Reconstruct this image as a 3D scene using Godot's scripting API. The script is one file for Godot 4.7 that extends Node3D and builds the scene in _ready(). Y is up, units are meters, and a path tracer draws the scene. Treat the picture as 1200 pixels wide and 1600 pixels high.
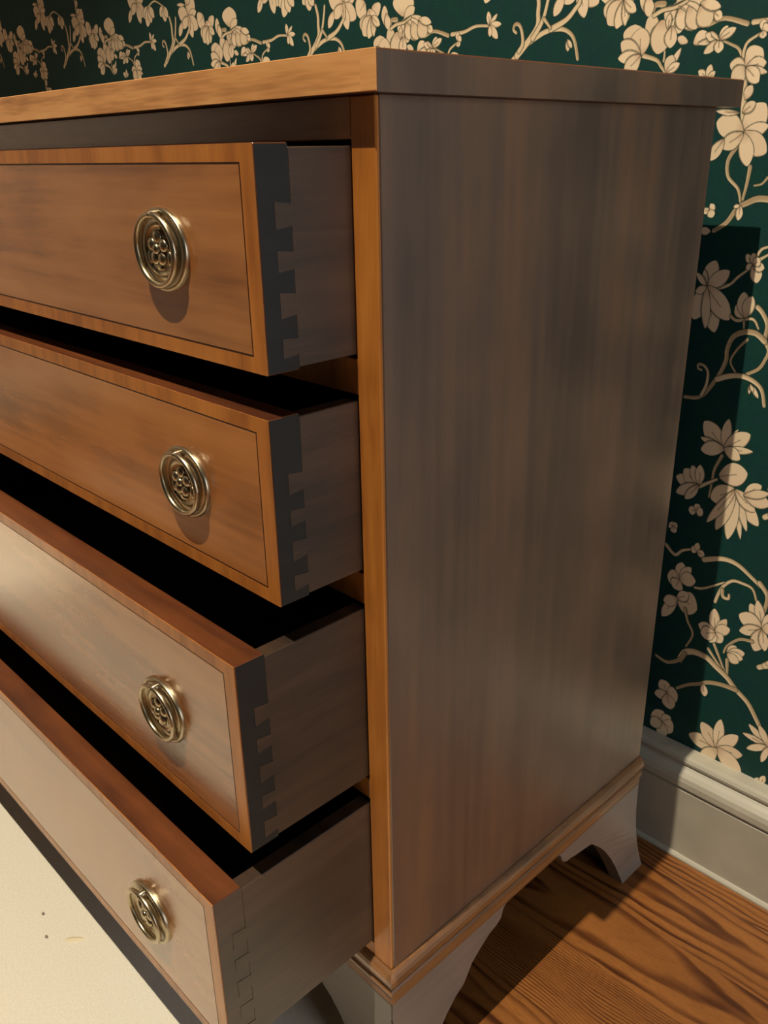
extends Node3D

# ---- dimensions, metres. x runs along the chest's front, z out of its front, y up; the chest's right front corner stands at x = 0, z = 0.
const TOP := 0.85
const TOP_THICK := 0.0208
const DEPTH := 0.3958
const WIDTH := 0.90
const SIDE_BOTTOM := 0.1614
const FOOT_TOP := 0.1216
const POST := 0.021
const WALL := -0.482
const ROOM_LEFT := -2.5
const ROOM_RIGHT := 1.8
const ROOM_FRONT := 3.0
const CEILING := 3.2
const RUG_TOP := 0.006

var M := {}
var rng := RandomNumberGenerator.new()
var chest: Node3D


func _ready() -> void:
	rng.seed = 7
	# ---- camera
	var cam := Camera3D.new()
	cam.name = "camera"
	cam.fov = 61.28
	cam.near = 0.02
	cam.far = 30.0
	cam.transform = Transform3D(Basis(Vector3(0.695228, -0.016682, -0.718596), Vector3(-0.265758, 0.922923, -0.278542), Vector3(0.667855, 0.384623, 0.637209)).orthonormalized(), Vector3(0.3805, 0.7994, 0.3619))
	add_child(cam)
	cam.current = true
	# ---- sky and exposure
	var env := Environment.new()
	env.background_mode = Environment.BG_COLOR
	env.background_color = Color(0.10, 0.12, 0.17)
	env.tonemap_mode = Environment.TONE_MAPPER_LINEAR
	env.tonemap_exposure = 1.0
	env.sdfgi_enabled = true
	env.ssao_enabled = true
	env.ssil_enabled = true
	var we := WorldEnvironment.new()
	we.name = "world_environment"
	we.environment = env
	add_child(we)
	# ---- lights: the recessed downlight (its lamp is made in downlight()) plus an unseen added one at left and an added window-shaped fill
	downlight(Vector3(-0.03, CEILING, 0.90), KEY_ENERGY, Color(1.0, 0.94, 0.84), 42.0, 0.38, "round white recessed downlight in the ceiling in front of the chest's right end")
	downlight(Vector3(-2.15, CEILING, 0.90), KEY_ENERGY * 1.4, Color(1.0, 0.94, 0.84), 20.0, 0.30, "round white recessed downlight added out of view in the ceiling to brighten the left wall")  # unseen lamp put in so the left wall reflects brighter in the top rail
	added_window_light(Vector3(ROOM_RIGHT - 0.02, 0.80, -0.02), Vector2(0.8, 1.1), FILL_ENERGY, Color(0.94, 0.96, 1.0))
	make_materials()
	build_room()
	build_chest()
	build_rug()
	build_debris()


const KEY_ENERGY := 10.4
const FILL_ENERGY := 1.05


# ---------------------------------------------------------------- helpers
func tag(o: Node, label: String, category := "", group := "", kind := "") -> void:
	if label: o.set_meta("label", label)
	if category: o.set_meta("category", category)
	if group: o.set_meta("group", group)
	if kind: o.set_meta("kind", kind)


func begin() -> SurfaceTool:
	var st := SurfaceTool.new()
	st.begin(Mesh.PRIMITIVE_TRIANGLES)
	return st


func put(called: String, mesh: Mesh, mat: Material, parent: Node, at := Vector3.ZERO) -> MeshInstance3D:
	var o := MeshInstance3D.new()
	o.name = called
	o.mesh = mesh
	o.material_override = null
	for k in mesh.get_surface_count():
		o.set_surface_override_material(k, mat)
	o.position = at
	parent.add_child(o, true)
	return o


func done(st: SurfaceTool, flat := true) -> ArrayMesh:
	if flat: st.generate_normals()
	return st.commit()


# one triangle or quad with its front towards n
func tri(st: SurfaceTool, a: Vector3, b: Vector3, c: Vector3, n: Vector3) -> void:
	if (b - a).cross(c - a).dot(n) > 0.0:
		var t := b
		b = c
		c = t
	for p in [a, b, c]:
		st.set_smooth_group(-1)
		st.add_vertex(p)


func quad(st: SurfaceTool, a: Vector3, b: Vector3, c: Vector3, d: Vector3, n: Vector3) -> void:
	tri(st, a, b, c, n)
	tri(st, a, c, d, n)


# a box with chamfered edges
func cbox(st: SurfaceTool, lo: Vector3, hi: Vector3, c := 0.0008) -> void:
	var m := (lo + hi) * 0.5
	var h := (hi - lo) * 0.5
	c = minf(c, minf(h.x, minf(h.y, h.z)) * 0.9)
	for ax in 3:
		var u := (ax + 1) % 3
		var v := (ax + 2) % 3
		for s in [-1.0, 1.0]:
			var n := Vector3.ZERO
			n[ax] = s
			var q := []
			for k in [[-1, -1], [1, -1], [1, 1], [-1, 1]]:
				var p := m
				p[ax] += s * h[ax]
				p[u] += k[0] * (h[u] - c)
				p[v] += k[1] * (h[v] - c)
				q.append(p)
			quad(st, q[0], q[1], q[2], q[3], n)
		if c <= 0.0: continue
		for su in [-1.0, 1.0]:
			for sv in [-1.0, 1.0]:
				var n2 := Vector3.ZERO
				n2[u] = su
				n2[v] = sv
				var q2 := []
				for k in [[-1, 0], [1, 0], [1, 1], [-1, 1]]:
					var p2 := m
					p2[ax] += k[0] * (h[ax] - c)
					p2[u] += su * (h[u] - (c if k[1] == 1 else 0.0))
					p2[v] += sv * (h[v] - (0.0 if k[1] == 1 else c))
					q2.append(p2)
				quad(st, q2[0], q2[1], q2[2], q2[3], n2)
	for sx in [-1.0, 1.0]:
		for sy in [-1.0, 1.0]:
			for sz in [-1.0, 1.0]:
				var s3 := Vector3(sx, sy, sz)
				tri(st, m + s3 * Vector3(h.x, h.y - c, h.z - c), m + s3 * Vector3(h.x - c, h.y, h.z - c), m + s3 * Vector3(h.x - c, h.y - c, h.z), s3)


func box_mesh(lo: Vector3, hi: Vector3, c := 0.0008) -> ArrayMesh:
	var st := begin()
	cbox(st, lo, hi, c)
	return done(st)


# a profile (out, y) swept along a polyline in the ground plane; outward is towards (-dz, dx) of the way
func sweep(st: SurfaceTool, way: Array, prof: Array, closed_profile := true) -> void:
	var n := way.size()
	var rings := []
	for i in n:
		var p: Vector2 = way[i]
		var d0: Vector2 = (p - way[i - 1]).normalized() if i > 0 else (way[i + 1] - p).normalized()
		var d1: Vector2 = (way[i + 1] - p).normalized() if i < n - 1 else d0
		var r0 := Vector2(-d0.y, d0.x)
		var r1 := Vector2(-d1.y, d1.x)
		var mit := (r0 + r1) / (1.0 + r0.dot(r1))
		var ring := []
		for q in prof:
			ring.append(Vector3(p.x + mit.x * q.x, q.y, p.y + mit.y * q.x))
		rings.append(ring)
	var k := prof.size()
	var inside := Vector2.ZERO
	for q in prof: inside += q
	inside /= k
	for i in n - 1:
		var dd: Vector2 = (way[i + 1] - way[i]).normalized()
		var rr := Vector2(-dd.y, dd.x)
		for j in (k if closed_profile else k - 1):
			var j2 := (j + 1) % k
			var e: Vector2 = prof[j2] - prof[j]
			var nn := Vector2(e.y, -e.x)
			if nn.dot((prof[j] + prof[j2]) * 0.5 - inside) < 0: nn = -nn
			quad(st, rings[i][j], rings[i + 1][j], rings[i + 1][j2], rings[i][j2], Vector3(rr.x * nn.x, nn.y, rr.y * nn.x))
	for end in [0, n - 1]:
		var pv := PackedVector2Array(prof)
		var idx := Geometry2D.triangulate_polygon(pv)
		var dir: Vector2 = (way[0] - way[1]) if end == 0 else (way[n - 1] - way[n - 2])
		for t in range(0, idx.size(), 3):
			tri(st, rings[end][idx[t]], rings[end][idx[t + 1]], rings[end][idx[t + 2]], Vector3(dir.x, 0, dir.y))


# a flat polygon in the x-y plane with thickness from z0 to z1
func prism(st: SurfaceTool, poly: Array, z0: float, z1: float) -> void:
	var pv := PackedVector2Array(poly)
	var idx := Geometry2D.triangulate_polygon(pv)
	for t in range(0, idx.size(), 3):
		for e in [[z0, -1.0], [z1, 1.0]]:
			tri(st, Vector3(pv[idx[t]].x, pv[idx[t]].y, e[0]), Vector3(pv[idx[t + 1]].x, pv[idx[t + 1]].y, e[0]), Vector3(pv[idx[t + 2]].x, pv[idx[t + 2]].y, e[0]), Vector3(0, 0, e[1]))
	var mid := Vector2.ZERO
	for p in pv: mid += p
	mid /= pv.size()
	for i in pv.size():
		var a := pv[i]
		var b := pv[(i + 1) % pv.size()]
		var n := Vector2(b.y - a.y, a.x - b.x)
		if n.dot((a + b) * 0.5 - mid) < 0: n = -n
		quad(st, Vector3(a.x, a.y, z0), Vector3(b.x, b.y, z0), Vector3(b.x, b.y, z1), Vector3(a.x, a.y, z1), Vector3(n.x, n.y, 0))


# rings of points, smooth; face fronts point away from the ring centres unless flip
func loft(st: SurfaceTool, rings: Array, flip := false) -> void:
	for i in rings.size() - 1:
		var n: int = rings[i].size()
		for j in n:
			var a: Vector3 = rings[i][j]
			var b: Vector3 = rings[i][(j + 1) % n]
			var c: Vector3 = rings[i + 1][(j + 1) % n]
			var d: Vector3 = rings[i + 1][j]
			for p in ([a, c, b, a, d, c] if flip else [a, b, c, a, c, d]):
				st.set_smooth_group(0)
				st.add_vertex(p)


func ball(st: SurfaceTool, at: Vector3, r: Vector3, seg := 12, rows := 6) -> void:
	var rings := []
	for i in rows + 1:
		var t := PI * i / rows
		var ring := []
		for j in seg:
			var a := TAU * j / seg
			ring.append(at + Vector3(sin(t) * cos(a) * r.x, sin(t) * sin(a) * r.y, cos(t) * r.z))
		rings.append(ring)
	loft(st, rings, true)


# ---------------------------------------------------------------- textures
func noise(freq: float, seed_n: int, octaves := 3) -> FastNoiseLite:
	var f := FastNoiseLite.new()
	f.noise_type = FastNoiseLite.TYPE_SIMPLEX_SMOOTH
	f.frequency = freq
	f.seed = seed_n
	f.fractal_octaves = octaves
	return f


# veneer: grain along u, or along v when upright. Covers one metre.
func veneer(size: int, dark: Color, mid: Color, light: Color, seed_n: int, upright := false, band := 1.0, fleck := 1.0) -> ImageTexture:
	var im := Image.create(size, size, false, Image.FORMAT_RGB8)
	var broad := noise(1.0, seed_n, 2)
	var streak := noise(1.0, seed_n + 1, 4)
	var fine := noise(1.0, seed_n + 2, 2)
	var blot := noise(1.0, seed_n + 3, 3)
	for y in size:
		for x in size:
			var u := float(x) / size
			var v := float(y) / size
			if upright:
				var t := u
				u = v
				v = t
			var b := broad.get_noise_2d(u * 0.7, v * 9.0) * band
			var s := streak.get_noise_2d(u * 3.0, v * 60.0 + b)
			var f := fine.get_noise_2d(u * 22.0, v * 420.0) * fleck
			var k := blot.get_noise_2d(u * 9.0, v * 14.0)
			var t2 := 0.5 + 0.75 * b + 0.40 * s + 0.16 * f + 0.28 * k
			var c := dark.lerp(mid, clampf(t2 * 2.0, 0, 1)) if t2 < 0.5 else mid.lerp(light, clampf(t2 * 2.0 - 1.0, 0, 1))
			im.set_pixel(x, y, c)
	return ImageTexture.create_from_image(im)


# oak board 83 mm wide, 1.25 m of it: rings of a tapering trunk cut d0 off its pith; u along the board
func oak(w: int, h: int, d0: float, off: float, taper: float, gap: float, seed_n: int) -> ImageTexture:
	var im := Image.create(w, h, false, Image.FORMAT_RGB8)
	var n1 := noise(1.0, seed_n, 3)
	var n2 := noise(1.0, seed_n + 1, 2)
	var n3 := noise(1.0, seed_n + 2, 2)
	for y in h:
		for x in w:
			var u := 1.25 * x / w
			var v := (float(y) / h - 0.5) * 0.083
			var vv := v - off + 0.008 * n1.get_noise_2d(u * 3.0, v * 6.0)
			var r := sqrt(vv * vv + d0 * d0) + taper * u + 0.007 * n1.get_noise_2d(u * 3.4 + 50.0, v * 9.0) + 0.0007 * n2.get_noise_2d(u * 20.0, v * 60.0)
			var e := r / gap - floorf(r / gap)
			var late := smoothstep(0.42, 0.82, e) * (1.0 - smoothstep(0.86, 1.0, e))
			late *= 0.75 + 0.7 * n2.get_noise_2d(u * 6.0, v * 50.0)
			var pore := n3.get_noise_2d(u * 55.0, v * 900.0)
			var t := clampf(0.16 + 0.80 * late + 0.26 * maxf(pore, 0.0) * (1.2 - late) + 0.14 * n2.get_noise_2d(u * 4.0, v * 20.0), 0, 1)
			im.set_pixel(x, y, Color(0.60, 0.385, 0.185).lerp(Color(0.27, 0.135, 0.05), t))
	return ImageTexture.create_from_image(im)


func speckle(size: int, base: Color, amount: float, freq: float, seed_n: int, stretch := 1.0) -> ImageTexture:
	var im := Image.create(size, size, false, Image.FORMAT_RGB8)
	var n := noise(freq, seed_n, 4)
	for y in size:
		for x in size:
			var t := 1.0 + amount * n.get_noise_2d(x * stretch, y)
			im.set_pixel(x, y, Color(base.r * t, base.g * t, base.b * t))
	return ImageTexture.create_from_image(im)


# ---------------------------------------------------------------- wallpaper print: one repeat, 358 mm wide and 1000 mm tall
const REP_W := 358.0
const REP_H := 1000.0
const PX_W := 814
const PX_H := 2048
var paper: Image


func dab(px: int, py: int, c: Color, a: float) -> void:
	px = posmod(px, PX_W)
	py = posmod(py, PX_H)
	paper.set_pixel(px, py, paper.get_pixel(px, py).lerp(c, a))


func petal(o: Vector2, ax: float, ay: float, bx: float, by: float, w: float) -> void:
	var kx := PX_W / REP_W
	var ky := PX_H / REP_H
	var a := Vector2((ax + o.x) * kx, (1100.0 - ay - o.y) * ky)
	var b := Vector2((bx + o.x) * kx, (1100.0 - by - o.y) * ky)
	var half := w * kx * 0.60
	var along := b - a
	var len := maxf(along.length(), 2.0)
	along /= len
	var side := Vector2(-along.y, along.x)
	var shade := rng.randf_range(-0.03, 0.03)
	var warm := rng.randf_range(0.0, 1.0)
	var cream := Color(0.92 + shade, 0.83 + shade, 0.69 + shade).lerp(Color(0.90, 0.80, 0.68), warm * 0.5)
	var vein := rng.randf() < 0.45
	var lean := rng.randf_range(-0.12, 0.12)
	var r := int(len + half + 3)
	var mid := (a + b) * 0.5
	for py in range(int(mid.y) - r, int(mid.y) + r + 1):
		for px in range(int(mid.x) - r, int(mid.x) + r + 1):
			var q := Vector2(px, py) - a
			var u := q.dot(along) / len
			if u < -0.06 or u > 1.06: continue
			var v := q.dot(side) - lean * half * sin(PI * clampf(u, 0, 1))
			var uu := clampf(u, 0.0, 1.0)
			var hw := half * pow(maxf(sin(PI * pow(uu * 0.97 + 0.03, 1.15)), 0.0), 0.62)
			var d := absf(v) - hw
			if u < 0.0 or u > 1.0: d = maxf(d, 0.0) + maxf(-u, u - 1.0) * len
			if d > 2.6: continue
			if d > 0.0:
				dab(px, py, Color(0.13, 0.17, 0.13), clampf(0.85 - d * 0.33, 0, 0.7))
				continue
			var c := cream
			c = c.lerp(Color(0.62, 0.47, 0.36), 0.35 * (1.0 - smoothstep(0.0, 0.38, uu)))
			if vein and absf(v) < 1.3 and uu < 0.62: c = c.lerp(Color(0.42, 0.36, 0.28), 0.5)
			if v > 0.0 and d > -2.2: c = c.lerp(Color(0.42, 0.36, 0.27), 0.6)
			dab(px, py, c, clampf(0.4 - d, 0.0, 1.0))


func stem(o: Vector2, w10: float, xy: Array) -> void:
	var kx := PX_W / REP_W
	var ky := PX_H / REP_H
	var curve := Curve2D.new()
	var n := xy.size() / 2
	for i in n:
		var p := Vector2((xy[2 * i] + o.x) * kx, (1100.0 - xy[2 * i + 1] - o.y) * ky)
		var i0 := maxi(i - 1, 0)
		var i1 := mini(i + 1, n - 1)
		var t := Vector2((xy[2 * i1] - xy[2 * i0]) * kx, -(xy[2 * i1 + 1] - xy[2 * i0 + 1]) * ky) / 6.0
		curve.add_point(p, -t, t)
	curve.bake_interval = 1.5
	var half := w10 * 0.1 * kx * 0.5
	var pts := curve.get_baked_points()
	for pass_n in 2:
		for i in range(0, pts.size()):
			var t2 := float(i) / maxf(pts.size() - 1, 1)
			var h := half * (1.0 - 0.35 * t2)
			var r := int(h + 3)
			var c := Vector2i(pts[i])
			for py in range(c.y - r, c.y + r + 1):
				for px in range(c.x - r, c.x + r + 1):
					var q := Vector2(px, py) - pts[i]
					var d := q.length() - h
					if pass_n == 0:
						if d < 1.6: dab(px, py, Color(0.13, 0.17, 0.13), 0.30)
					elif d < 0.5:
						var k := clampf((q.x - q.y) / maxf(h, 1.0) * 0.5 + 0.5, 0, 1)
						dab(px, py, Color(0.60, 0.51, 0.38).lerp(Color(0.90, 0.81, 0.66), 1.0 - k * 0.75), clampf(0.5 - d, 0, 1) * 0.6)


func wallpaper() -> ImageTexture:
	paper = Image.create(PX_W, PX_H, false, Image.FORMAT_RGB8)
	var n := noise(0.02, 91, 3)
	var weave := noise(0.35, 92, 2)
	for y in PX_H:
		for x in PX_W:
			var k := 0.5 + 0.5 * n.get_noise_2d(x, y)
			var t := 1.0 + 0.14 * weave.get_noise_2d(x * 0.25, y * 2.0) + 0.10 * weave.get_noise_2d(x * 2.0, y * 0.3)
			var c := Color(0.035, 0.235, 0.195).lerp(Color(0.025, 0.205, 0.215), k)
			paper.set_pixel(x, y, Color(c.r * t, c.g * t, c.b * t))
	# where the photograph shows nothing of the repeat, its sprays go on
	for at in [Vector2(-80, -365), Vector2(-78, -640), Vector2(-190, 128), Vector2(18, 152)]: print_upper(at)
	for at in [Vector2(-5, -250), Vector2(10, -590), Vector2(358 - 10, -420)]: print_sprig(at)
	for at in [Vector2(255, -170), Vector2(250, -490), Vector2(255, -770), Vector2(232, 100)]: print_spray(at)
	print_lower(Vector2.ZERO)
	print_tail(Vector2.ZERO)
	print_crown(Vector2.ZERO)
	print_spray(Vector2.ZERO)
	print_sprig(Vector2.ZERO)
	print_upper(Vector2.ZERO)
	return ImageTexture.create_from_image(paper)


func print_upper(o: Vector2) -> void:
	stem(o, 61, [-15,813,-18,833,-20,859])
	stem(o, 31, [-23,868,-29,878,-37,882,-45,885])
	stem(o, 30, [-24,871,-24,877,-21,884,-9,891])
	stem(o, 36, [-118,908,-109,912,-96,914,-84,919])
	stem(o, 27, [-92,913,-95,898])
	stem(o, 40, [-126,874,-111,870,-105,864,-100,859])
	stem(o, 27, [-103,869,-103,878])
	petal(o, -15, 809, 3, 834, 18)
	petal(o, -15, 809, 8, 816, 9)
	petal(o, -15, 809, 9, 793, 15)
	petal(o, -15, 809, -7, 781, 12)
	petal(o, -15, 809, -42, 818, 17)
	petal(o, -15, 809, -35, 796, 11)
	petal(o, -33, 803, -45, 784, 9)
	petal(o, -18, 826, -7, 835, 7)
	petal(o, -21, 826, -44, 827, 4)
	petal(o, -17, 837, -12, 849, 7)
	petal(o, -20, 863, -36, 866, 10)
	petal(o, -20, 863, -33, 853, 12)
	petal(o, -20, 863, -7, 878, 16)
	petal(o, -20, 863, -2, 867, 9)
	petal(o, -20, 863, 0, 859, 5)
	petal(o, -20, 863, -7, 851, 10)
	petal(o, -9, 892, -9, 901, 6)
	petal(o, -9, 892, -4, 896, 6)
	petal(o, -9, 892, -8, 886, 6)
	petal(o, -49, 886, -70, 883, 4)
	petal(o, -49, 886, -63, 891, 6)
	petal(o, -49, 886, -63, 875, 6)
	petal(o, -49, 886, -49, 875, 8)
	petal(o, -49, 886, -42, 897, 6)
	petal(o, -49, 886, -34, 895, 6)
	petal(o, -49, 886, -58, 893, 3)
	petal(o, -56, 854, -66, 861, 6)
	petal(o, -56, 854, -54, 866, 6)
	petal(o, -56, 854, -49, 860, 4)
	petal(o, -92, 912, -87, 895, 10)
	petal(o, -83, 913, -73, 895, 11)
	petal(o, -71, 914, -60, 898, 16)
	petal(o, -57, 908, -49, 903, 7)
	petal(o, -71, 916, -51, 912, 7)
	petal(o, -108, 904, -111, 875, 18)
	petal(o, -98, 898, -98, 880, 11)
	petal(o, -102, 896, -101, 909, 5)
	petal(o, -129, 874, -130, 898, 18)
	petal(o, -129, 874, -152, 886, 13)
	petal(o, -129, 874, -154, 872, 9)
	petal(o, -129, 874, -146, 860, 12)
	petal(o, -99, 859, -86, 880, 5)
	petal(o, -99, 859, -94, 874, 10)
	petal(o, -99, 859, -86, 867, 6)
	petal(o, -152, 922, -169, 902, 16)
	petal(o, -152, 922, -159, 898, 10)
	petal(o, -152, 922, -149, 900, 6)
	petal(o, -152, 922, -138, 912, 8)
	petal(o, -126, 924, -124, 907, 9)
func print_sprig(o: Vector2) -> void:
	stem(o, 53, [-287,871,-267,887,-256,893,-244,898,-231,900,-220,899,-211,894,-206,886,-202,872])
	stem(o, 67, [-281,876,-265,891,-255,904,-255,916,-255,927,-259,939])
	stem(o, 49, [-261,892,-249,908,-243,927,-241,938])
	stem(o, 53, [-238,900,-219,908,-208,918,-203,925,-203,939])
	stem(o, 36, [-247,910,-238,901])
	stem(o, 43, [-279,880,-274,887,-275,897,-279,905,-285,906,-287,901,-283,898])
	petal(o, -216, 890, -215, 879, 5)
	petal(o, -216, 890, -210, 882, 4)
func print_spray(o: Vector2) -> void:
	stem(o, 40, [-377,899,-358,901,-341,906,-323,906])
	stem(o, 40, [-382,898,-404,903,-420,898,-432,898])
	stem(o, 54, [-454,915,-455,904,-458,884])
	stem(o, 51, [-466,917,-476,916,-478,904])
	petal(o, -321, 906, -323, 920, 6)
	petal(o, -321, 906, -310, 917, 4)
	petal(o, -321, 906, -304, 907, 5)
	petal(o, -321, 906, -309, 893, 7)
	petal(o, -321, 906, -320, 895, 5)
	petal(o, -454, 920, -453, 946, 30)
	petal(o, -454, 915, -436, 929, 10)
	petal(o, -454, 915, -424, 918, 6)
	petal(o, -454, 915, -423, 902, 13)
	petal(o, -454, 915, -432, 895, 13)
	petal(o, -454, 915, -448, 892, 16)
	petal(o, -454, 915, -464, 903, 10)
	petal(o, -477, 885, -478, 910, 13)
	petal(o, -477, 885, -467, 899, 9)
	petal(o, -496, 881, -495, 901, 23)
	petal(o, -486, 911, -487, 933, 10)
	petal(o, -432, 883, -419, 892, 9)
	petal(o, -445, 883, -443, 890, 10)
func print_tail(o: Vector2) -> void:
	petal(o, -522, 938, -537, 925, 21)
	petal(o, -508, 934, -499, 922, 19)
	petal(o, -514, 925, -520, 900, 26)
	petal(o, -516, 930, -506, 908, 16)
func print_crown(o: Vector2) -> void:
	petal(o, -677, 956, -694, 941, 13)
	petal(o, -677, 956, -686, 928, 14)
	petal(o, -677, 956, -672, 933, 12)
	petal(o, -677, 956, -662, 940, 10)
	petal(o, -630, 954, -644, 942, 11)
	petal(o, -630, 954, -630, 933, 12)
	petal(o, -630, 954, -621, 939, 10)
	stem(o, 29, [-677,956,-656,963,-630,954])
func print_lower(o: Vector2) -> void:
	stem(o, 38, [-19,798,-26,785,-24,771,-13,761,-9,750])
	stem(o, 37, [-4,781,-5,766,-7,752])
	stem(o, 54, [24,754,8,754,-3,749,-11,744,-20,730,-32,721])
	stem(o, 23, [14,773,9,767,2,765])
	petal(o, -9, 747, -9, 733, 6)
	petal(o, -9, 747, -15, 745, 3)
	petal(o, -38, 740, -46, 738, 5)
	petal(o, -38, 740, -34, 745, 6)
	petal(o, -38, 740, -35, 733, 7)
	petal(o, -47, 720, -35, 720, 6)
	stem(o, 31, [-26,668,-18,669,-8,674,-1,682,9,691])
	stem(o, 30, [14,703,18,710,24,713])
	stem(o, 30, [18,701,25,706])
	petal(o, -32, 668, -25, 694, 13)
	petal(o, -32, 668, -10, 686, 11)
	petal(o, -32, 668, -36, 684, 5)
	petal(o, -32, 668, -44, 680, 5)
	petal(o, -29, 664, -18, 625, 15)
	petal(o, -32, 668, -4, 640, 16)
	petal(o, -32, 668, -42, 634, 15)
	petal(o, -32, 668, -28, 627, 8)
	petal(o, -32, 668, -43, 661, 6)
	petal(o, 12, 695, 4, 704, 6)
	petal(o, 12, 695, 11, 706, 6)
	petal(o, 12, 695, 5, 691, 5)
	petal(o, 12, 695, 18, 679, 10)
	petal(o, 12, 695, 23, 693, 7)
	petal(o, 12, 695, 18, 701, 7)
	stem(o, 31, [-3,644,4,641,19,645,26,637])
	stem(o, 26, [11,641,12,633])
	petal(o, 11, 645, 1, 656, 10)
	petal(o, 11, 645, 7, 669, 11)
	petal(o, 11, 645, 16, 666, 10)
	stem(o, 43, [22,657,28,652,34,642,34,628,39,618,37,609,32,599,21,591])
	stem(o, 50, [34,626,24,632,12,631,2,624,-2,611,-2,599,-9,580,-23,558,-41,553])
	stem(o, 26, [17,625,8,613,3,600,10,590])
	stem(o, 52, [-9,579,3,585,15,588,28,586,38,579,43,564])
	stem(o, 35, [-23,559,-19,571,-19,584,-24,590,-30,590,-30,586,-26,585])
	petal(o, 26, 582, 26, 572, 3)
	petal(o, 26, 582, 36, 570, 4)
	petal(o, 26, 582, 30, 575, 3)
	stem(o, 34, [8,502,2,485,1,471,0,453])
	stem(o, 39, [-12,461,6,475])
	petal(o, 9, 510, -16, 533, 16)
	petal(o, 9, 510, 10, 542, 9)
	petal(o, 9, 510, 21, 534, 4)
	petal(o, 9, 510, -18, 515, 6)
	petal(o, 9, 510, -16, 502, 12)
	petal(o, 9, 510, 34, 532, 13)
	petal(o, 9, 510, 39, 515, 6)
	petal(o, 9, 510, 27, 503, 10)
	petal(o, -13, 462, -40, 464, 12)
	petal(o, -13, 462, -32, 475, 13)
	petal(o, -13, 462, -23, 482, 9)
	petal(o, -13, 462, -14, 485, 9)
	petal(o, -13, 462, -38, 446, 10)
	petal(o, -13, 462, -27, 442, 8)
	petal(o, 8, 479, 37, 491, 19)
	petal(o, 27, 470, 2, 452, 17)
	petal(o, 27, 470, 56, 439, 13)
	petal(o, 27, 470, 40, 418, 6)
	petal(o, 27, 470, 45, 429, 7)
	petal(o, 27, 470, 26, 413, 12)
	petal(o, 27, 470, 12, 419, 11)
	petal(o, 27, 470, 1, 424, 8)
	petal(o, 27, 470, 50, 453, 11)
	petal(o, 37, 467, 53, 483, 10)
	petal(o, 37, 467, 64, 465, 13)
	petal(o, 37, 467, 62, 477, 7)
	petal(o, -12, 433, -21, 431, 8)
	petal(o, -12, 433, -10, 441, 7)
	petal(o, -12, 433, -4, 431, 8)
	petal(o, -36, 405, -41, 408, 8)
	petal(o, -36, 405, -32, 410, 6)
	petal(o, -36, 405, -34, 398, 7)
	petal(o, -5, 386, -12, 389, 8)
	petal(o, -5, 386, -5, 397, 6)
	petal(o, -5, 386, 4, 385, 7)
	stem(o, 40, [-42,381,-30,373,-22,381,-13,386])
	stem(o, 55, [4,380,24,389,41,389,59,380,69,374])
	petal(o, -21, 345, -20, 367, 12)
	petal(o, -21, 345, -9, 365, 9)
	petal(o, -21, 345, -2, 351, 13)
	petal(o, -21, 345, -36, 344, 15)
	petal(o, -21, 345, -27, 332, 14)
	petal(o, -21, 321, 4, 317, 22)
	petal(o, -21, 321, -37, 291, 11)
	petal(o, -21, 321, -8, 332, 10)
	petal(o, -21, 321, -37, 311, 11)
	stem(o, 33, [-10,313,-5,299,3,285,-3,266])
	stem(o, 37, [23,336,28,355,38,368,50,370,61,368,67,356])
	stem(o, 42, [29,354,31,346,37,346,37,351])
	stem(o, 29, [-2,343,9,347,30,363])
	stem(o, 50, [67,378,77,367,77,351,75,340])
	petal(o, 78, 327, 61, 351, 11)
	petal(o, 78, 327, 68, 358, 9)
	petal(o, 78, 327, 51, 333, 15)
	petal(o, 78, 327, 54, 314, 10)
	petal(o, 78, 327, 73, 298, 13)
	petal(o, 78, 327, 84, 303, 9)
	petal(o, 78, 327, 89, 351, 10)
	petal(o, 78, 327, 93, 333, 11)
	stem(o, 35, [70,308,56,304,44,290,41,280])
	petal(o, 28, 299, 24, 328, 11)
	petal(o, 28, 299, 39, 321, 8)
	petal(o, 28, 299, 44, 311, 10)
	petal(o, 28, 299, 37, 290, 11)
	petal(o, 28, 299, 23, 285, 9)
	petal(o, 28, 299, 8, 301, 12)
	petal(o, 28, 299, 12, 291, 13)
	stem(o, 35, [29,285,39,268,46,256])
	stem(o, 36, [23,276,44,256])
	petal(o, 45, 280, 54, 294, 8)
	petal(o, 45, 280, 64, 290, 9)
	petal(o, 45, 280, 63, 282, 8)
	petal(o, 45, 280, 59, 275, 9)
	stem(o, 40, [46,273,49,252])
	stem(o, 73, [-8,246,-3,258,8,264,23,264,35,258,49,251,60,242,76,232,88,217,93,210])
	stem(o, 49, [-3,257,-8,246,-23,235,-38,237])
	stem(o, 50, [61,241,44,239,29,234,19,227,5,218,-7,207])
	petal(o, 23, 229, 27, 214, 8)
	petal(o, -18, 193, -28, 208, 14)
	petal(o, -18, 193, -34, 185, 10)
	petal(o, -18, 193, -5, 199, 16)
	petal(o, -18, 193, -12, 174, 15)
	petal(o, -20, 151, -31, 163, 19)
	petal(o, -20, 151, -10, 164, 11)
	petal(o, -20, 151, -5, 145, 17)
	petal(o, -20, 151, -19, 129, 13)
	petal(o, -20, 151, -35, 140, 12)
	petal(o, 50, 154, 15, 154, 15)
	petal(o, 50, 154, 28, 179, 15)
	petal(o, 50, 154, 50, 195, 11)
	petal(o, 50, 154, 72, 185, 12)
	petal(o, 50, 154, 80, 163, 12)
	petal(o, 50, 154, 82, 137, 17)
	petal(o, 50, 154, 33, 127, 14)
	petal(o, 106, 191, 81, 207, 7)
	petal(o, 106, 191, 76, 192, 6)
	petal(o, 106, 191, 83, 175, 7)
	petal(o, 106, 191, 101, 167, 6)
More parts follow.
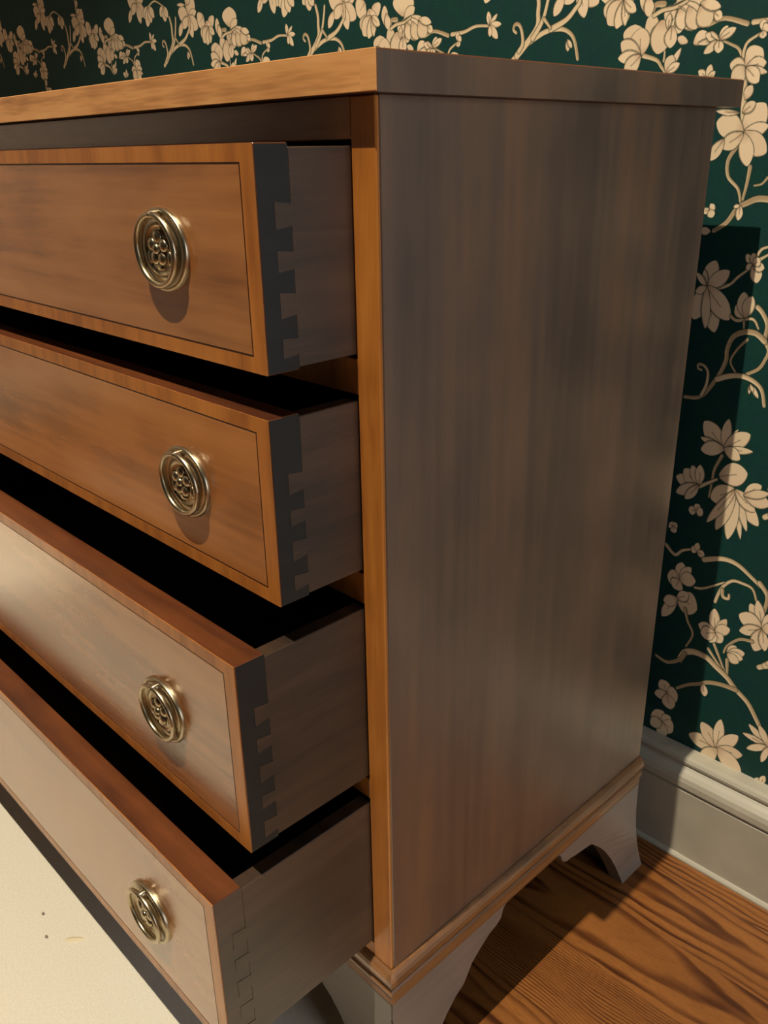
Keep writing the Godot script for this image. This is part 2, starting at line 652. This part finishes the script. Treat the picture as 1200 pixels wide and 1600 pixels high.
	petal(o, 106, 191, 92, 212, 7)
	petal(o, 105, 138, 98, 143, 9)
	petal(o, 105, 138, 108, 152, 6)
	petal(o, 105, 138, 99, 128, 6)


# ---------------------------------------------------------------- materials
func mat(called: String, tex: Texture2D, rough: float, spec := 0.5, tri_scale := 1.0) -> StandardMaterial3D:
	var m := StandardMaterial3D.new()
	m.resource_name = called
	m.albedo_texture = tex
	m.roughness = rough
	m.metallic_specular = spec
	m.uv1_triplanar = true
	m.uv1_triplanar_sharpness = 8.0
	m.uv1_scale = Vector3.ONE * tri_scale
	return m


func plain(called: String, c: Color, rough: float, spec := 0.5) -> StandardMaterial3D:
	var m := StandardMaterial3D.new()
	m.resource_name = called
	m.albedo_color = c
	m.roughness = rough
	m.metallic_specular = spec
	return m


func coat(m: StandardMaterial3D, amount: float, rough: float) -> void:
	m.clearcoat_enabled = true
	m.clearcoat = amount
	m.clearcoat_roughness = rough


func make_materials() -> void:
	M.field = mat("mahogany_front", veneer(1024, Color(0.48, 0.29, 0.145), Color(0.635, 0.41, 0.215), Color(0.71, 0.475, 0.26), 11, false, 0.7, 0.5), 0.24, 0.95)
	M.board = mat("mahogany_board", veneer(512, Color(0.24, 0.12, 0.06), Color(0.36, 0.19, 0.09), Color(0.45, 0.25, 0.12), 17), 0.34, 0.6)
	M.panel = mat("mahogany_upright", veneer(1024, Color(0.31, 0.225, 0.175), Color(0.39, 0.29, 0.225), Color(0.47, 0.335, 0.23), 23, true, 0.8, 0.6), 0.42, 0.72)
	M.top = mat("mahogany_lit_edge", veneer(1024, Color(0.62, 0.41, 0.23), Color(0.86, 0.62, 0.385), Color(0.93, 0.71, 0.47), 37, false, 0.35, 1.2), 0.40, 0.5)  # front edge of the top only, with its lit tone painted in
	M.band = mat("satinwood", veneer(512, Color(0.52, 0.30, 0.12), Color(0.68, 0.42, 0.17), Color(0.77, 0.50, 0.22), 41, true, 0.4, 1.0), 0.36, 0.5)
	M.mould = mat("mahogany_moulding", veneer(512, Color(0.36, 0.24, 0.14), Color(0.50, 0.34, 0.20), Color(0.60, 0.42, 0.25), 43, false, 0.6, 1.0), 0.30, 0.85)
	M.side = mat("drawer_side_wood", veneer(1024, Color(0.16, 0.11, 0.065), Color(0.25, 0.17, 0.10), Color(0.32, 0.22, 0.14), 53, false, 0.8, 1.2), 0.50, 0.5)
	M.string = plain("dark_stringing", Color(0.20, 0.10, 0.05), 0.4)
	M.dark = mat("dark_end_grain", speckle(256, Color(0.10, 0.095, 0.08), 0.35, 0.05, 61, 0.4), 0.5, 0.5, 4.0)
	coat(M.panel, 1.0, 0.34)
	coat(M.field, 0.8, 0.20)
	M.foot = mat("mahogany_foot_sheen", veneer(512, Color(0.43, 0.40, 0.37), Color(0.49, 0.455, 0.42), Color(0.54, 0.49, 0.45), 47, false, 0.6, 0.8), 0.42, 0.6)  # greyed: the sheen on the feet is painted into this colour
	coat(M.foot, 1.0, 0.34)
	coat(M.band, 0.4, 0.25)
	coat(M.side, 0.5, 0.4)
	coat(M.mould, 0.8, 0.28)
	M.inside = mat("carcass_inside", veneer(512, Color(0.16, 0.10, 0.06), Color(0.26, 0.16, 0.09), Color(0.32, 0.20, 0.12), 67), 0.7, 0.4)
	M.brass = plain("old_brass", Color(0.74, 0.69, 0.58), 0.31)
	M.brass.metallic = 1.0
	M.cream = mat("cream_paint", speckle(256, Color(0.69, 0.67, 0.60), 0.05, 0.03, 71), 0.45, 0.5, 2.0)
	M.rug = mat("cream_rug", speckle(1024, Color(0.885, 0.86, 0.79), 0.04, 0.14, 73), 0.85, 0.3, 2.0)
	M.plaster = plain("ceiling_white", Color(0.66, 0.65, 0.63), 0.9)
	M.grey = plain("grey_cream_wall", Color(0.76, 0.71, 0.66), 0.8)
	M.green = plain("dark_green_paper", Color(0.12, 0.24, 0.20), 0.8)
	M.sash = plain("white_sash", Color(0.82, 0.81, 0.78), 0.4)
	M.oak = []
	var cuts := [["straight", 0.085, -0.10, 0.004, 0.0062], ["cathedral", 0.020, 0.004, 0.055, 0.0105], ["cathedral_broad", 0.034, -0.006, 0.050, 0.0115], ["rift", 0.05, 0.16, 0.003, 0.0034], ["flat_sawn", 0.028, 0.010, 0.050, 0.0100]]
	for k in 5:
		var o := mat("oak_" + cuts[k][0], oak(1800, 120, cuts[k][1], cuts[k][2], cuts[k][3], cuts[k][4], 80 + 9 * k), 0.36, 0.5)
		o.uv1_triplanar = false
		o.uv1_scale = Vector3.ONE
		M.oak.append(o)
	M.paper = mat("floral_wallpaper", wallpaper(), 0.62, 0.4)
	M.paper.uv1_triplanar = false
	M.paper.uv1_scale = Vector3.ONE


# ---------------------------------------------------------------- lamps
func downlight(at: Vector3, energy: float, color: Color, half_angle: float, soft: float, label: String) -> void:
	var t := Node3D.new()
	t.name = "recessed_downlight"
	t.position = at
	add_child(t, true)
	tag(t, label, "light")
	var st := begin()
	var rings := []
	for q in [[0.045, 0.001], [0.047, -0.004], [0.060, -0.006], [0.066, -0.003], [0.066, 0.001]]:
		var ring := []
		for j in 32:
			ring.append(Vector3(cos(TAU * j / 32) * q[0], q[1], sin(TAU * j / 32) * q[0]))
		rings.append(ring)
	loft(st, rings, false)
	put("trim_ring", done(st), plain("white_trim", Color(0.85, 0.84, 0.82), 0.5), t)
	var lens := CylinderMesh.new()
	lens.top_radius = 0.045
	lens.bottom_radius = 0.045
	lens.height = 0.003
	var glow := plain("lamp_glow", Color(0.9, 0.85, 0.75), 0.6)
	glow.emission_enabled = true
	glow.emission = color
	glow.emission_energy_multiplier = 8.0
	put("lamp_lens", lens, glow, t, Vector3(0, -0.002, 0))
	var l := SpotLight3D.new()
	l.name = "lamp_light"
	l.light_energy = energy
	l.light_color = color
	l.light_size = 0.006
	l.spot_range = 12.0
	l.spot_attenuation = 2.0
	l.spot_angle = half_angle
	l.spot_angle_attenuation = soft
	l.shadow_enabled = true
	l.rotation.x = -PI / 2
	l.position = Vector3(0, -0.02, 0)
	t.add_child(l, true)


func added_window_light(at: Vector3, size: Vector2, energy: float, color: Color) -> void:  # cool fill from the right; the window around it is added, not seen
	var t := Node3D.new()
	t.name = "added_window_1"
	t.position = at
	add_child(t, true)
	tag(t, "unseen fill light added at the right, shaped as a window with white sash and pale blind", "", "", "structure")
	var st := begin()
	var w := size.x * 0.5
	var h := size.y * 0.5
	for s in [-1.0, 1.0]:
		cbox(st, Vector3(-0.02, -h - 0.07, s * (w + 0.035) - 0.035), Vector3(0.02, h + 0.07, s * (w + 0.035) + 0.035), 0.004)
		cbox(st, Vector3(-0.02, s * (h + 0.035) - 0.035, -w), Vector3(0.02, s * (h + 0.035) + 0.035, w), 0.004)
	cbox(st, Vector3(-0.012, -0.02, -w), Vector3(0.012, 0.02, w), 0.003)
	put("added_window_frame", done(st), plain("white_added_frame", Color(0.82, 0.81, 0.78), 0.4), t)
	var glow := plain("added_blind_glow", Color(0.75, 0.76, 0.78), 0.8)
	glow.emission_enabled = true
	glow.emission = color
	glow.emission_energy_multiplier = 0.25
	put("added_blind", box_mesh(Vector3(0.0, -h, -w), Vector3(0.006, h, w), 0.001), glow, t)
	var l := AreaLight3D.new()
	l.name = "added_fill_glow"
	l.area_size = size
	l.light_energy = energy
	l.light_color = color
	l.shadow_enabled = true
	l.rotation.y = PI / 2
	l.position = Vector3(-0.03, 0, 0)
	t.add_child(l, true)


# ---------------------------------------------------------------- the room
func build_room() -> void:
	# papered wall behind the chest, its print laid out in metres along the wall (hung a little out of true)
	var st := begin()
	var a := [Vector3(ROOM_LEFT, 0, WALL), Vector3(ROOM_RIGHT, 0, WALL), Vector3(ROOM_RIGHT, CEILING, WALL), Vector3(ROOM_LEFT, CEILING, WALL)]
	for k in [0, 2, 1, 0, 3, 2]:
		var p: Vector3 = a[k]
		st.set_normal(Vector3(0, 0, 1))
		st.set_uv(Vector2(p.x * 1000.0 / REP_W, (1100.0 - (p.y + 0.064 * p.x) * 1000.0) / REP_H))
		st.add_vertex(p)
	var front := st.commit()
	var wall := put("wall_back", front, M.paper, self)
	tag(wall, "wall papered in dark green with cream flowers and vines behind the chest", "", "", "structure")
	put("wall_core", box_mesh(Vector3(ROOM_LEFT - 0.1, -0.06, WALL - 0.12), Vector3(ROOM_RIGHT + 0.1, CEILING + 0.1, WALL - 0.0005), 0.0), M.plaster, wall)
	for d in [["wall_left", Vector3(ROOM_LEFT - 0.12, -0.06, WALL), Vector3(ROOM_LEFT, CEILING + 0.1, ROOM_FRONT)], ["wall_right", Vector3(ROOM_RIGHT, -0.06, WALL), Vector3(ROOM_RIGHT + 0.12, CEILING + 0.1, ROOM_FRONT)], ["wall_front", Vector3(ROOM_LEFT - 0.12, -0.06, ROOM_FRONT), Vector3(ROOM_RIGHT + 0.12, CEILING + 0.1, ROOM_FRONT + 0.12)]]:
		tag(put(d[0], box_mesh(d[1], d[2], 0.0), M.grey if d[0] == "wall_left" else M.green, self), "painted wall of the room", "", "", "structure")
	tag(put("ceiling", box_mesh(Vector3(ROOM_LEFT - 0.12, CEILING, WALL - 0.12), Vector3(ROOM_RIGHT + 0.12, CEILING + 0.1, ROOM_FRONT + 0.12), 0.0), M.plaster, self), "white ceiling", "", "", "structure")
	# floor: a bed with oak strips on it, each strip a piece
	var fl := put("floor", box_mesh(Vector3(ROOM_LEFT - 0.12, -0.06, WALL - 0.12), Vector3(ROOM_RIGHT + 0.12, -0.012, ROOM_FRONT + 0.12), 0.0), M.inside, self)
	tag(fl, "oak strip floor with strong cathedral grain", "", "", "structure")
	var board := 0.083
	var z := -0.4995
	var row := 0
	while z < 1.3:
		var x: float = ROOM_LEFT + [-0.10, -0.55, -0.30, -0.75, -0.45, -0.20][row % 6]
		while x < ROOM_RIGHT:
			var length := 1.25
			var x0 := maxf(x, ROOM_LEFT)
			var x1 := minf(x + length, ROOM_RIGHT)
			if x1 - x0 > 0.02:
				put("floor_board", strip(x0, x1, z, z + board, rng.randf() if x0 > 0.3 or x1 < 0.0 else [0.15, 0.62, 0.30, 0.7, 0.1, 0.5][row % 6], row % 2 == 1), M.oak[row % 5], fl)
			x += length
		z += board
		row += 1
	var rest := begin()
	cbox(rest, Vector3(ROOM_LEFT, -0.012, z), Vector3(ROOM_RIGHT, 0.0, ROOM_FRONT), 0.0)
	put("floor_sheet", done(rest), M.inside, fl)
	# baseboard with a moulded cap
	var prof := [Vector2(0, 0), Vector2(0.0355, 0), Vector2(0.0355, 0.0025), Vector2(0.0335, 0.0048), Vector2(0.0310, 0.0056), Vector2(0.0310, 0.0955), Vector2(0.0285, 0.0965), Vector2(0.0285, 0.098), Vector2(0.0315, 0.0995), Vector2(0.0328, 0.102),
		Vector2(0.0325, 0.109), Vector2(0.0305, 0.1145), Vector2(0.0265, 0.1185), Vector2(0.0225, 0.1210), Vector2(0.0200, 0.1235), Vector2(0.0200, 0.1252), Vector2(0.0220, 0.1268), Vector2(0.0225, 0.1300), Vector2(0.0205, 0.1335), Vector2(0.0160, 0.1350), Vector2(0, 0.1350)]
	for d in [["baseboard_back", [Vector2(ROOM_LEFT, WALL), Vector2(ROOM_RIGHT, WALL)]], ["baseboard_right", [Vector2(ROOM_RIGHT, WALL + 0.03), Vector2(ROOM_RIGHT, ROOM_FRONT)]], ["baseboard_left", [Vector2(ROOM_LEFT, ROOM_FRONT), Vector2(ROOM_LEFT, WALL + 0.03)]]]:
		var sb := begin()
		sweep(sb, d[1], prof)
		tag(put(d[0], done(sb), M.cream, self), "cream painted baseboard with a moulded cap", "", "", "structure")


func strip(x0: float, x1: float, z0: float, z1: float, shift: float, turned: bool) -> ArrayMesh:
	var st := begin()
	var g := 0.00015
	var c := 0.0004
	var lo := Vector3(x0 + g, -0.012, z0 + g)
	var hi := Vector3(x1 - g, 0.0, z1 - g)
	var top := [Vector3(lo.x + c, 0, lo.z + c), Vector3(hi.x - c, 0, lo.z + c), Vector3(hi.x - c, 0, hi.z - c), Vector3(lo.x + c, 0, hi.z - c)]
	var rim := [Vector3(lo.x, -c, lo.z), Vector3(hi.x, -c, lo.z), Vector3(hi.x, -c, hi.z), Vector3(lo.x, -c, hi.z)]
	var low := []
	for p in rim: low.append(Vector3(p.x, lo.y, p.z))
	var faces := [[top[0], top[1], top[2], top[3], Vector3.UP]]
	for i in 4:
		var j := (i + 1) % 4
		var n: Vector3 = [Vector3(0, 0, -1), Vector3(1, 0, 0), Vector3(0, 0, 1), Vector3(-1, 0, 0)][i]
		faces.append([rim[i], rim[j], top[j], top[i], n + Vector3.UP])
		faces.append([low[i], low[j], rim[j], rim[i], n])
	for f in faces:
		var q := [f[0], f[1], f[2], f[3]]
		for order in [[0, 1, 2], [0, 2, 3]]:
			var p: Array = order
			if (q[p[1]] - q[p[0]]).cross(q[p[2]] - q[p[0]]).dot(f[4]) > 0: p = [order[0], order[2], order[1]]
			for k in p:
				var v: float = (q[k].z - z0) / (z1 - z0)
				st.set_smooth_group(-1)
				st.set_uv(Vector2((q[k].x - x0) / 1.25 + shift, 1.0 - v if turned else v))
				st.add_vertex(q[k])
	return done(st)


# ---------------------------------------------------------------- the chest of drawers
func part(called: String, mesh: Mesh, material: Material) -> MeshInstance3D:
	return put(called, mesh, material, chest, -chest.position)


func build_chest() -> void:
	chest = Node3D.new()
	chest.name = "chest_of_drawers"
	chest.position = Vector3(-WIDTH * 0.5, 0, -DEPTH * 0.5)
	add_child(chest)
	tag(chest, "mahogany chest of four pulled-out drawers on bracket feet against the floral wallpaper", "chest")
	var under := TOP - TOP_THICK
	part("top_board", box_mesh(Vector3(-WIDTH - 0.012, under, -DEPTH - 0.0180), Vector3(0.012, TOP, 0.0100), 0.0008), M.board)  # darker than its front edge, so shade on the underside is painted in
	part("lit_edge_plate", box_mesh(Vector3(-WIDTH - 0.0121, under + 0.0002, 0.0095), Vector3(0.0121, TOP + 0.0001, 0.0107), 0.0004), M.top)  # brighter copy of the wood: lamplight on the front edge is painted in
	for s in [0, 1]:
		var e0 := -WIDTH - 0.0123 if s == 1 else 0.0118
		part("shaded_end_plate", box_mesh(Vector3(e0, under - 0.0002, -DEPTH - 0.0178), Vector3(e0 + 0.0005, TOP - 0.0009, 0.0097), 0.0), M.panel)  # same wood as the edge, darkened to paint the shade on the ends
		var x0 := -WIDTH if s == 1 else -0.018
		part("side_panel", box_mesh(Vector3(x0, SIDE_BOTTOM - 0.01, -DEPTH), Vector3(x0 + 0.018, under, -0.0032), 0.0006), M.panel)
		var p0 := -WIDTH if s == 1 else -POST
		var st := begin()
		cbox(st, Vector3(p0, SIDE_BOTTOM, -0.0032), Vector3(p0 + POST, under - 0.0004, 0.0), 0.0008)
		var l0 := -WIDTH + 0.018 if s == 1 else -POST
		cbox(st, Vector3(l0, SIDE_BOTTOM, -0.045), Vector3(l0 + 0.003, under - 0.0004, -0.0030), 0.0)
		part("front_stile", done(st), M.band)
	part("back_panel", box_mesh(Vector3(-WIDTH + 0.018, SIDE_BOTTOM, -DEPTH), Vector3(-0.018, under, -DEPTH + 0.008), 0.0), M.inside)
	part("bottom_board", box_mesh(Vector3(-WIDTH + 0.018, SIDE_BOTTOM - 0.01, -DEPTH + 0.008), Vector3(-0.018, SIDE_BOTTOM + 0.004, -0.01), 0.0), M.inside)
	# drawers: bottom, top, how far each is pulled out
	var rows := [[0.6802, 0.8052, 0.0690], [0.5291, 0.6541, 0.0713], [0.3508, 0.5021, 0.1109], [0.1768, 0.3285, 0.1456]]
	var rails := [[0.8065, under - 0.0002], [0.6556, 0.6790], [0.5036, 0.5276], [0.3300, 0.3493], [SIDE_BOTTOM, 0.1756]]
	for k in rails.size():
		var y0: float = rails[k][0]
		var y1: float = rails[k][1]
		var r := part("top_rail" if k == 0 else "drawer_rail", box_mesh(Vector3(-WIDTH + POST, y0, -0.05), Vector3(-POST, y1, -0.0004), 0.0006), M.field if k == 0 else M.band)
		if k > 0 and k < 4:
			put("dust_board", box_mesh(Vector3(-WIDTH + POST, y0 + 0.004, -DEPTH + 0.01), Vector3(-POST, y0 + 0.010, -0.051), 0.0), M.inside, r)
	for k in rows.size(): drawer(rows[k][0], rows[k][1], rows[k][2], k)
	# base moulding, mitred round the front
	var prof := [Vector2(-0.012, FOOT_TOP), Vector2(0.0010, FOOT_TOP), Vector2(0.0026, 0.1228), Vector2(0.0032, 0.1250), Vector2(0.0032, 0.1345), Vector2(0.0046, 0.1352), Vector2(0.0052, 0.1375), Vector2(0.0050, 0.1400), Vector2(0.0036, 0.1418), Vector2(0.0022, 0.1424),
		Vector2(0.0022, 0.1440), Vector2(0.0042, 0.1450), Vector2(0.0060, 0.1475), Vector2(0.0066, 0.1510), Vector2(0.0062, 0.1545), Vector2(0.0048, 0.1575), Vector2(0.0028, 0.1596), Vector2(0.0010, 0.1608), Vector2(-0.012, 0.1614)]
	var ms := begin()
	sweep(ms, [Vector2(-WIDTH, -DEPTH), Vector2(-WIDTH, 0), Vector2(0, 0), Vector2(0, -DEPTH)], prof)
	part("base_moulding", done(ms), M.mould)
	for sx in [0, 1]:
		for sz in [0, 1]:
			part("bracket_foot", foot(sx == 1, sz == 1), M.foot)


func flare(y: float) -> float:
	var t := clampf((FOOT_TOP - y) / FOOT_TOP, 0, 1)
	return 0.0020 + 0.0105 * pow(t, 2.6)


# one bracket board: along gives the place at distance s from the corner, out gives outward
func bracket(st: SurfaceTool, prof: Array, corner: Vector3, along: Vector3, out: Vector3, thick: float, base: float) -> void:
	var n := prof.size()
	var o := []
	var p := []
	for k in n:
		var yo: float = maxf(lerpf(FOOT_TOP, 0.0, float(k) / (n - 1)), base)
		var s: float = prof[k].x
		var y: float = maxf(prof[k].y, base)
		o.append([corner + along * -flare(yo) + out * flare(yo) + Vector3.UP * yo, corner + along * -flare(yo) + out * (flare(yo) - thick) + Vector3.UP * yo])
		p.append([corner + along * s + out * flare(y) + Vector3.UP * y, corner + along * s + out * (flare(y) - thick) + Vector3.UP * y])
	for k in n - 1:
		quad(st, o[k][0], p[k][0], p[k + 1][0], o[k + 1][0], out)
		quad(st, o[k][1], p[k][1], p[k + 1][1], o[k + 1][1], -out)
		var e: Vector3 = p[k + 1][0] - p[k][0]
		var nn := e.cross(out)
		if nn.dot(along - Vector3.UP * 0.6) < 0: nn = -nn
		quad(st, p[k][0], p[k][1], p[k + 1][1], p[k + 1][0], nn)
		quad(st, o[k][0], o[k][1], o[k + 1][1], o[k + 1][0], -along)
	quad(st, o[n - 1][0], o[n - 1][1], p[n - 1][1], p[n - 1][0], Vector3.DOWN)
	quad(st, o[0][0], o[0][1], p[0][1], p[0][0], Vector3.UP)


func foot(left: bool, back: bool) -> ArrayMesh:
	var st := begin()
	var front_prof := [Vector2(0.154, FOOT_TOP), Vector2(0.150, 0.1175), Vector2(0.147, 0.108), Vector2(0.140, 0.1035), Vector2(0.130, 0.101), Vector2(0.118, 0.094), Vector2(0.104, 0.084), Vector2(0.095, 0.0715), Vector2(0.091, 0.067), Vector2(0.080, 0.0615), Vector2(0.066, 0.0505), Vector2(0.053, 0.037), Vector2(0.042, 0.020), Vector2(0.034, 0.006), Vector2(0.031, 0.0)]
	var back_prof := [Vector2(0.154, FOOT_TOP), Vector2(0.150, 0.1175), Vector2(0.146, 0.1075), Vector2(0.139, 0.103), Vector2(0.131, 0.1025), Vector2(0.124, 0.1005), Vector2(0.112, 0.1015), Vector2(0.100, 0.1005), Vector2(0.088, 0.092), Vector2(0.074, 0.0785), Vector2(0.062, 0.065), Vector2(0.050, 0.047), Vector2(0.041, 0.030), Vector2(0.033, 0.010), Vector2(0.030, 0.0)]
	var x := -WIDTH if left else 0.0
	var out := Vector3(-1, 0, 0) if left else Vector3(1, 0, 0)
	if back:
		bracket(st, back_prof, Vector3(x, 0, -DEPTH), Vector3(0, 0, 1), out, 0.018, 0.0)
		cbox(st, Vector3(minf(x, x - out.x * 0.125), 0.0, -DEPTH + 0.002), Vector3(maxf(x, x - out.x * 0.125), FOOT_TOP, -DEPTH + 0.018), 0.001)
	else:
		bracket(st, front_prof, Vector3(x, 0, 0), Vector3(0, 0, -1), out, 0.018, RUG_TOP)
		bracket(st, front_prof, Vector3(x, 0, 0), -out, Vector3(0, 0, 1), 0.018, RUG_TOP)
	return done(st)


func drawer(y0: float, y1: float, pull: float, row: int) -> void:
	var xr := -POST - 0.0006
	var xl := -WIDTH + POST + 0.0006
	var thick := 0.023
	var d := part("drawer", box_mesh(Vector3(xl, y0, pull - thick), Vector3(xr, y1, pull), 0.0006), M.board)
	# cross-banded face
	var bx := 0.0120
	var by := 0.0095
	var s := 0.0013
	var f0 := pull - 0.0002
	put("veneer_field", box_mesh(Vector3(xl + bx + s, y0 + by + s, f0), Vector3(xr - bx - s, y1 - by - s, pull + 0.0004), 0.0001), M.field, d)
	var out := [Vector2(xl + 0.0002, y0 + 0.0002), Vector2(xr - 0.0002, y0 + 0.0002), Vector2(xr - 0.0002, y1 - 0.0002), Vector2(xl + 0.0002, y1 - 0.0002)]
	var mid := [Vector2(xl + bx, y0 + by), Vector2(xr - bx, y0 + by), Vector2(xr - bx, y1 - by), Vector2(xl + bx, y1 - by)]
	var inn := [Vector2(xl + bx + s, y0 + by + s), Vector2(xr - bx - s, y0 + by + s), Vector2(xr - bx - s, y1 - by - s), Vector2(xl + bx + s, y1 - by - s)]
	for i in 4:
		var j := (i + 1) % 4
		var st := begin()
		prism(st, [out[i], out[j], mid[j], mid[i]], f0, pull + 0.0005)
		put("banding", done(st), M.band, d)
		st = begin()
		prism(st, [mid[i], mid[j], inn[j], inn[i]], f0, pull + 0.0003)
		put("stringing", done(st), M.string, d)
	# box behind the front
	var sx := 0.012
	var back := pull - 0.372
	for side in [0, 1]:
		var a := xr - sx if side == 0 else xl
		put("drawer_side", box_mesh(Vector3(a, y0 + 0.0015, back), Vector3(a + sx, y1 - 0.0022, pull - thick), 0.0006), M.side, d)
		var face := xr if side == 0 else xl
		var sgn := 1.0 if side == 0 else -1.0
		put("drawer_end", box_mesh(Vector3(minf(face, face + sgn * 0.0002), y0 + 0.0006, pull - thick), Vector3(maxf(face, face + sgn * 0.0002), y1 - 0.0006, pull - 0.0008), 0.0), M.dark if row < 3 else M.side, d)
		# tails of the side let into the end of the front, dark pins between them
		var n := 4 if row < 2 else 5
		var first := 0.027 if row == 0 else 0.034
		var pitch := (y1 - y0 - first) / n
		for k in n:
			var ty := y1 - first - pitch * k
			var tl := begin()
			var hh := pitch * 0.24 + (0.0015 if k % 2 == 0 else 0.0)
			for_tail(tl, face + sgn * 0.0002, sgn, ty - pitch * 0.42, hh, pull - thick - 0.0005, pull - 0.0118)
			put("dovetail", done(tl), M.side, d)
	put("drawer_back", box_mesh(Vector3(xl + sx, y0 + 0.0015, back), Vector3(xr - sx, y1 - 0.012, back + 0.010), 0.0), M.inside, d)
	put("drawer_bottom", box_mesh(Vector3(xl + sx, y0 + 0.010, back + 0.010), Vector3(xr - sx, y0 + 0.015, pull - thick), 0.0), M.inside, d)
	var hy: float = [0.7450, 0.5905, 0.4215, 0.2475][row]
	for side in [0, 1]:
		put("handle", handle_mesh(), M.brass, d, Vector3(-0.121 if side == 0 else -WIDTH + 0.121, hy, pull + 0.0003))


# a tail that widens towards the front of the drawer
func for_tail(st: SurfaceTool, x: float, sgn: float, y: float, half: float, z0: float, z1: float) -> void:
	var a := [Vector3(x, y - half * 0.8, z0), Vector3(x, y + half * 0.8, z0), Vector3(x, y + half, z1), Vector3(x, y - half, z1)]
	var b := []
	for p in a: b.append(p + Vector3(sgn * 0.0003, 0, 0))
	quad(st, b[0], b[1], b[2], b[3], Vector3(sgn, 0, 0))
	quad(st, a[0], a[1], a[2], a[3], Vector3(-sgn, 0, 0))
	for i in 4:
		var j := (i + 1) % 4
		var n: Vector3 = [Vector3(0, 0, -1), Vector3(0, 1, 0), Vector3(0, 0, 1), Vector3(0, -1, 0)][i]
		quad(st, a[i], a[j], b[j], b[i], n)


var handle_kept: ArrayMesh


# oval back plate with an embossed flower and a drop ring hung from its top
func handle_mesh() -> ArrayMesh:
	if handle_kept: return handle_kept
	var st := begin()
	var seg := 48
	var rings := []
	for q in [[1.0, 0.0], [1.0, 0.0016], [0.985, 0.0027], [0.95, 0.0034], [0.91, 0.0032], [0.88, 0.0024], [0.86, 0.0018], [0.80, 0.0018], [0.66, 0.0018], [0.645, 0.0034], [0.62, 0.0040], [0.585, 0.0040], [0.56, 0.0032], [0.50, 0.0030], [0.40, 0.0034], [0.25, 0.0042], [0.12, 0.0047], [0.001, 0.0049]]:
		var ring := []
		for j in seg:
			var a := TAU * j / seg
			ring.append(Vector3(cos(a) * 0.0285 * q[0], sin(a) * 0.0255 * q[0], q[1]))
		rings.append(ring)
	loft(st, rings, false if false else true)
	# embossed spray: a flower of petals round a boss, with a leaf at each side
	for k in 5:
		var a := TAU * k / 5 + 0.3
		ball(st, Vector3(cos(a) * 0.0072, sin(a) * 0.0072 + 0.001, 0.0044), Vector3(0.0047, 0.0044, 0.0024))
	ball(st, Vector3(0, 0.001, 0.0058), Vector3(0.0034, 0.0034, 0.0022))
	for k in 2:
		ball(st, Vector3(0.0115 * (k * 2 - 1), -0.0045, 0.0036), Vector3(0.0026, 0.0048, 0.0016))
	ball(st, Vector3(0, -0.0105, 0.0034), Vector3(0.0048, 0.0024, 0.0016))
	# ring pull
	var loops := []
	var tube := 12
	for i in seg + 1:
		var a := TAU * i / seg
		var c := Vector3(cos(a) * 0.0222, sin(a) * 0.0212, 0.0068 + 0.0006 * sin(a))
		var n := Vector3(cos(a) / 0.0222, sin(a) / 0.0212, 0).normalized()
		var ring := []
		for j in tube:
			var b := TAU * j / tube
			ring.append(c + n * cos(b) * 0.0020 + Vector3(0, 0, 1) * sin(b) * 0.0021)
		loops.append(ring)
	loft(st, loops, false)
	# post that carries the ring
	ball(st, Vector3(0, 0.0212, 0.0042), Vector3(0.0030, 0.0030, 0.0058))
	handle_kept = done(st)
	return handle_kept


# ---------------------------------------------------------------- rug and what lies on it
func build_rug() -> void:
	var st := begin()
	cbox(st, Vector3(-1.75, 0.0005, -0.036), Vector3(0.38, RUG_TOP, 0.58), 0.002)
	tag(put("rug", done(st), M.rug, self), "flat cream rug lying on the floor in front of the chest", "rug")


func build_debris() -> void:
	var chip := begin()
	var pts := [Vector3(-0.011, 0, -0.002), Vector3(-0.004, 0, -0.0042), Vector3(0.008, 0, -0.0030), Vector3(0.012, 0, 0.0), Vector3(0.006, 0, 0.0034), Vector3(-0.006, 0, 0.0030)]
	var crest := Vector3(0.0, 0.0028, 0.0004)
	for i in 6:
		var p: Vector3 = pts[i]
		var q: Vector3 = pts[(i + 1) % 6]
		tri(chip, p, q, crest, Vector3.UP)
		tri(chip, p, q, Vector3.ZERO, Vector3.DOWN)
	var o := put("wood_splinter", done(chip), plain("splinter", Color(0.88, 0.83, 0.69), 0.7), self, Vector3(-0.366, RUG_TOP, 0.1325))
	o.rotation.y = 0.9
	tag(o, "small pale splinter of wood lying on the cream rug", "splinter")
	var spots := [[Vector3(-0.4235, RUG_TOP, 0.1415), "brown crumb on the cream rug, the farther of the two from the pale splinter"], [Vector3(-0.3905, RUG_TOP, 0.1525), "brown crumb on the cream rug, the nearer of the two to the pale splinter"]]
	for s in spots:
		var c := begin()
		ball(c, Vector3(0, 0.0010, 0), Vector3(0.0021, 0.0012, 0.0016), 8, 4)
		tag(put("crumb", done(c), plain("crumb_brown", Color(0.55, 0.50, 0.42), 0.9), self, s[0]), s[1], "crumb", "crumbs on the rug")
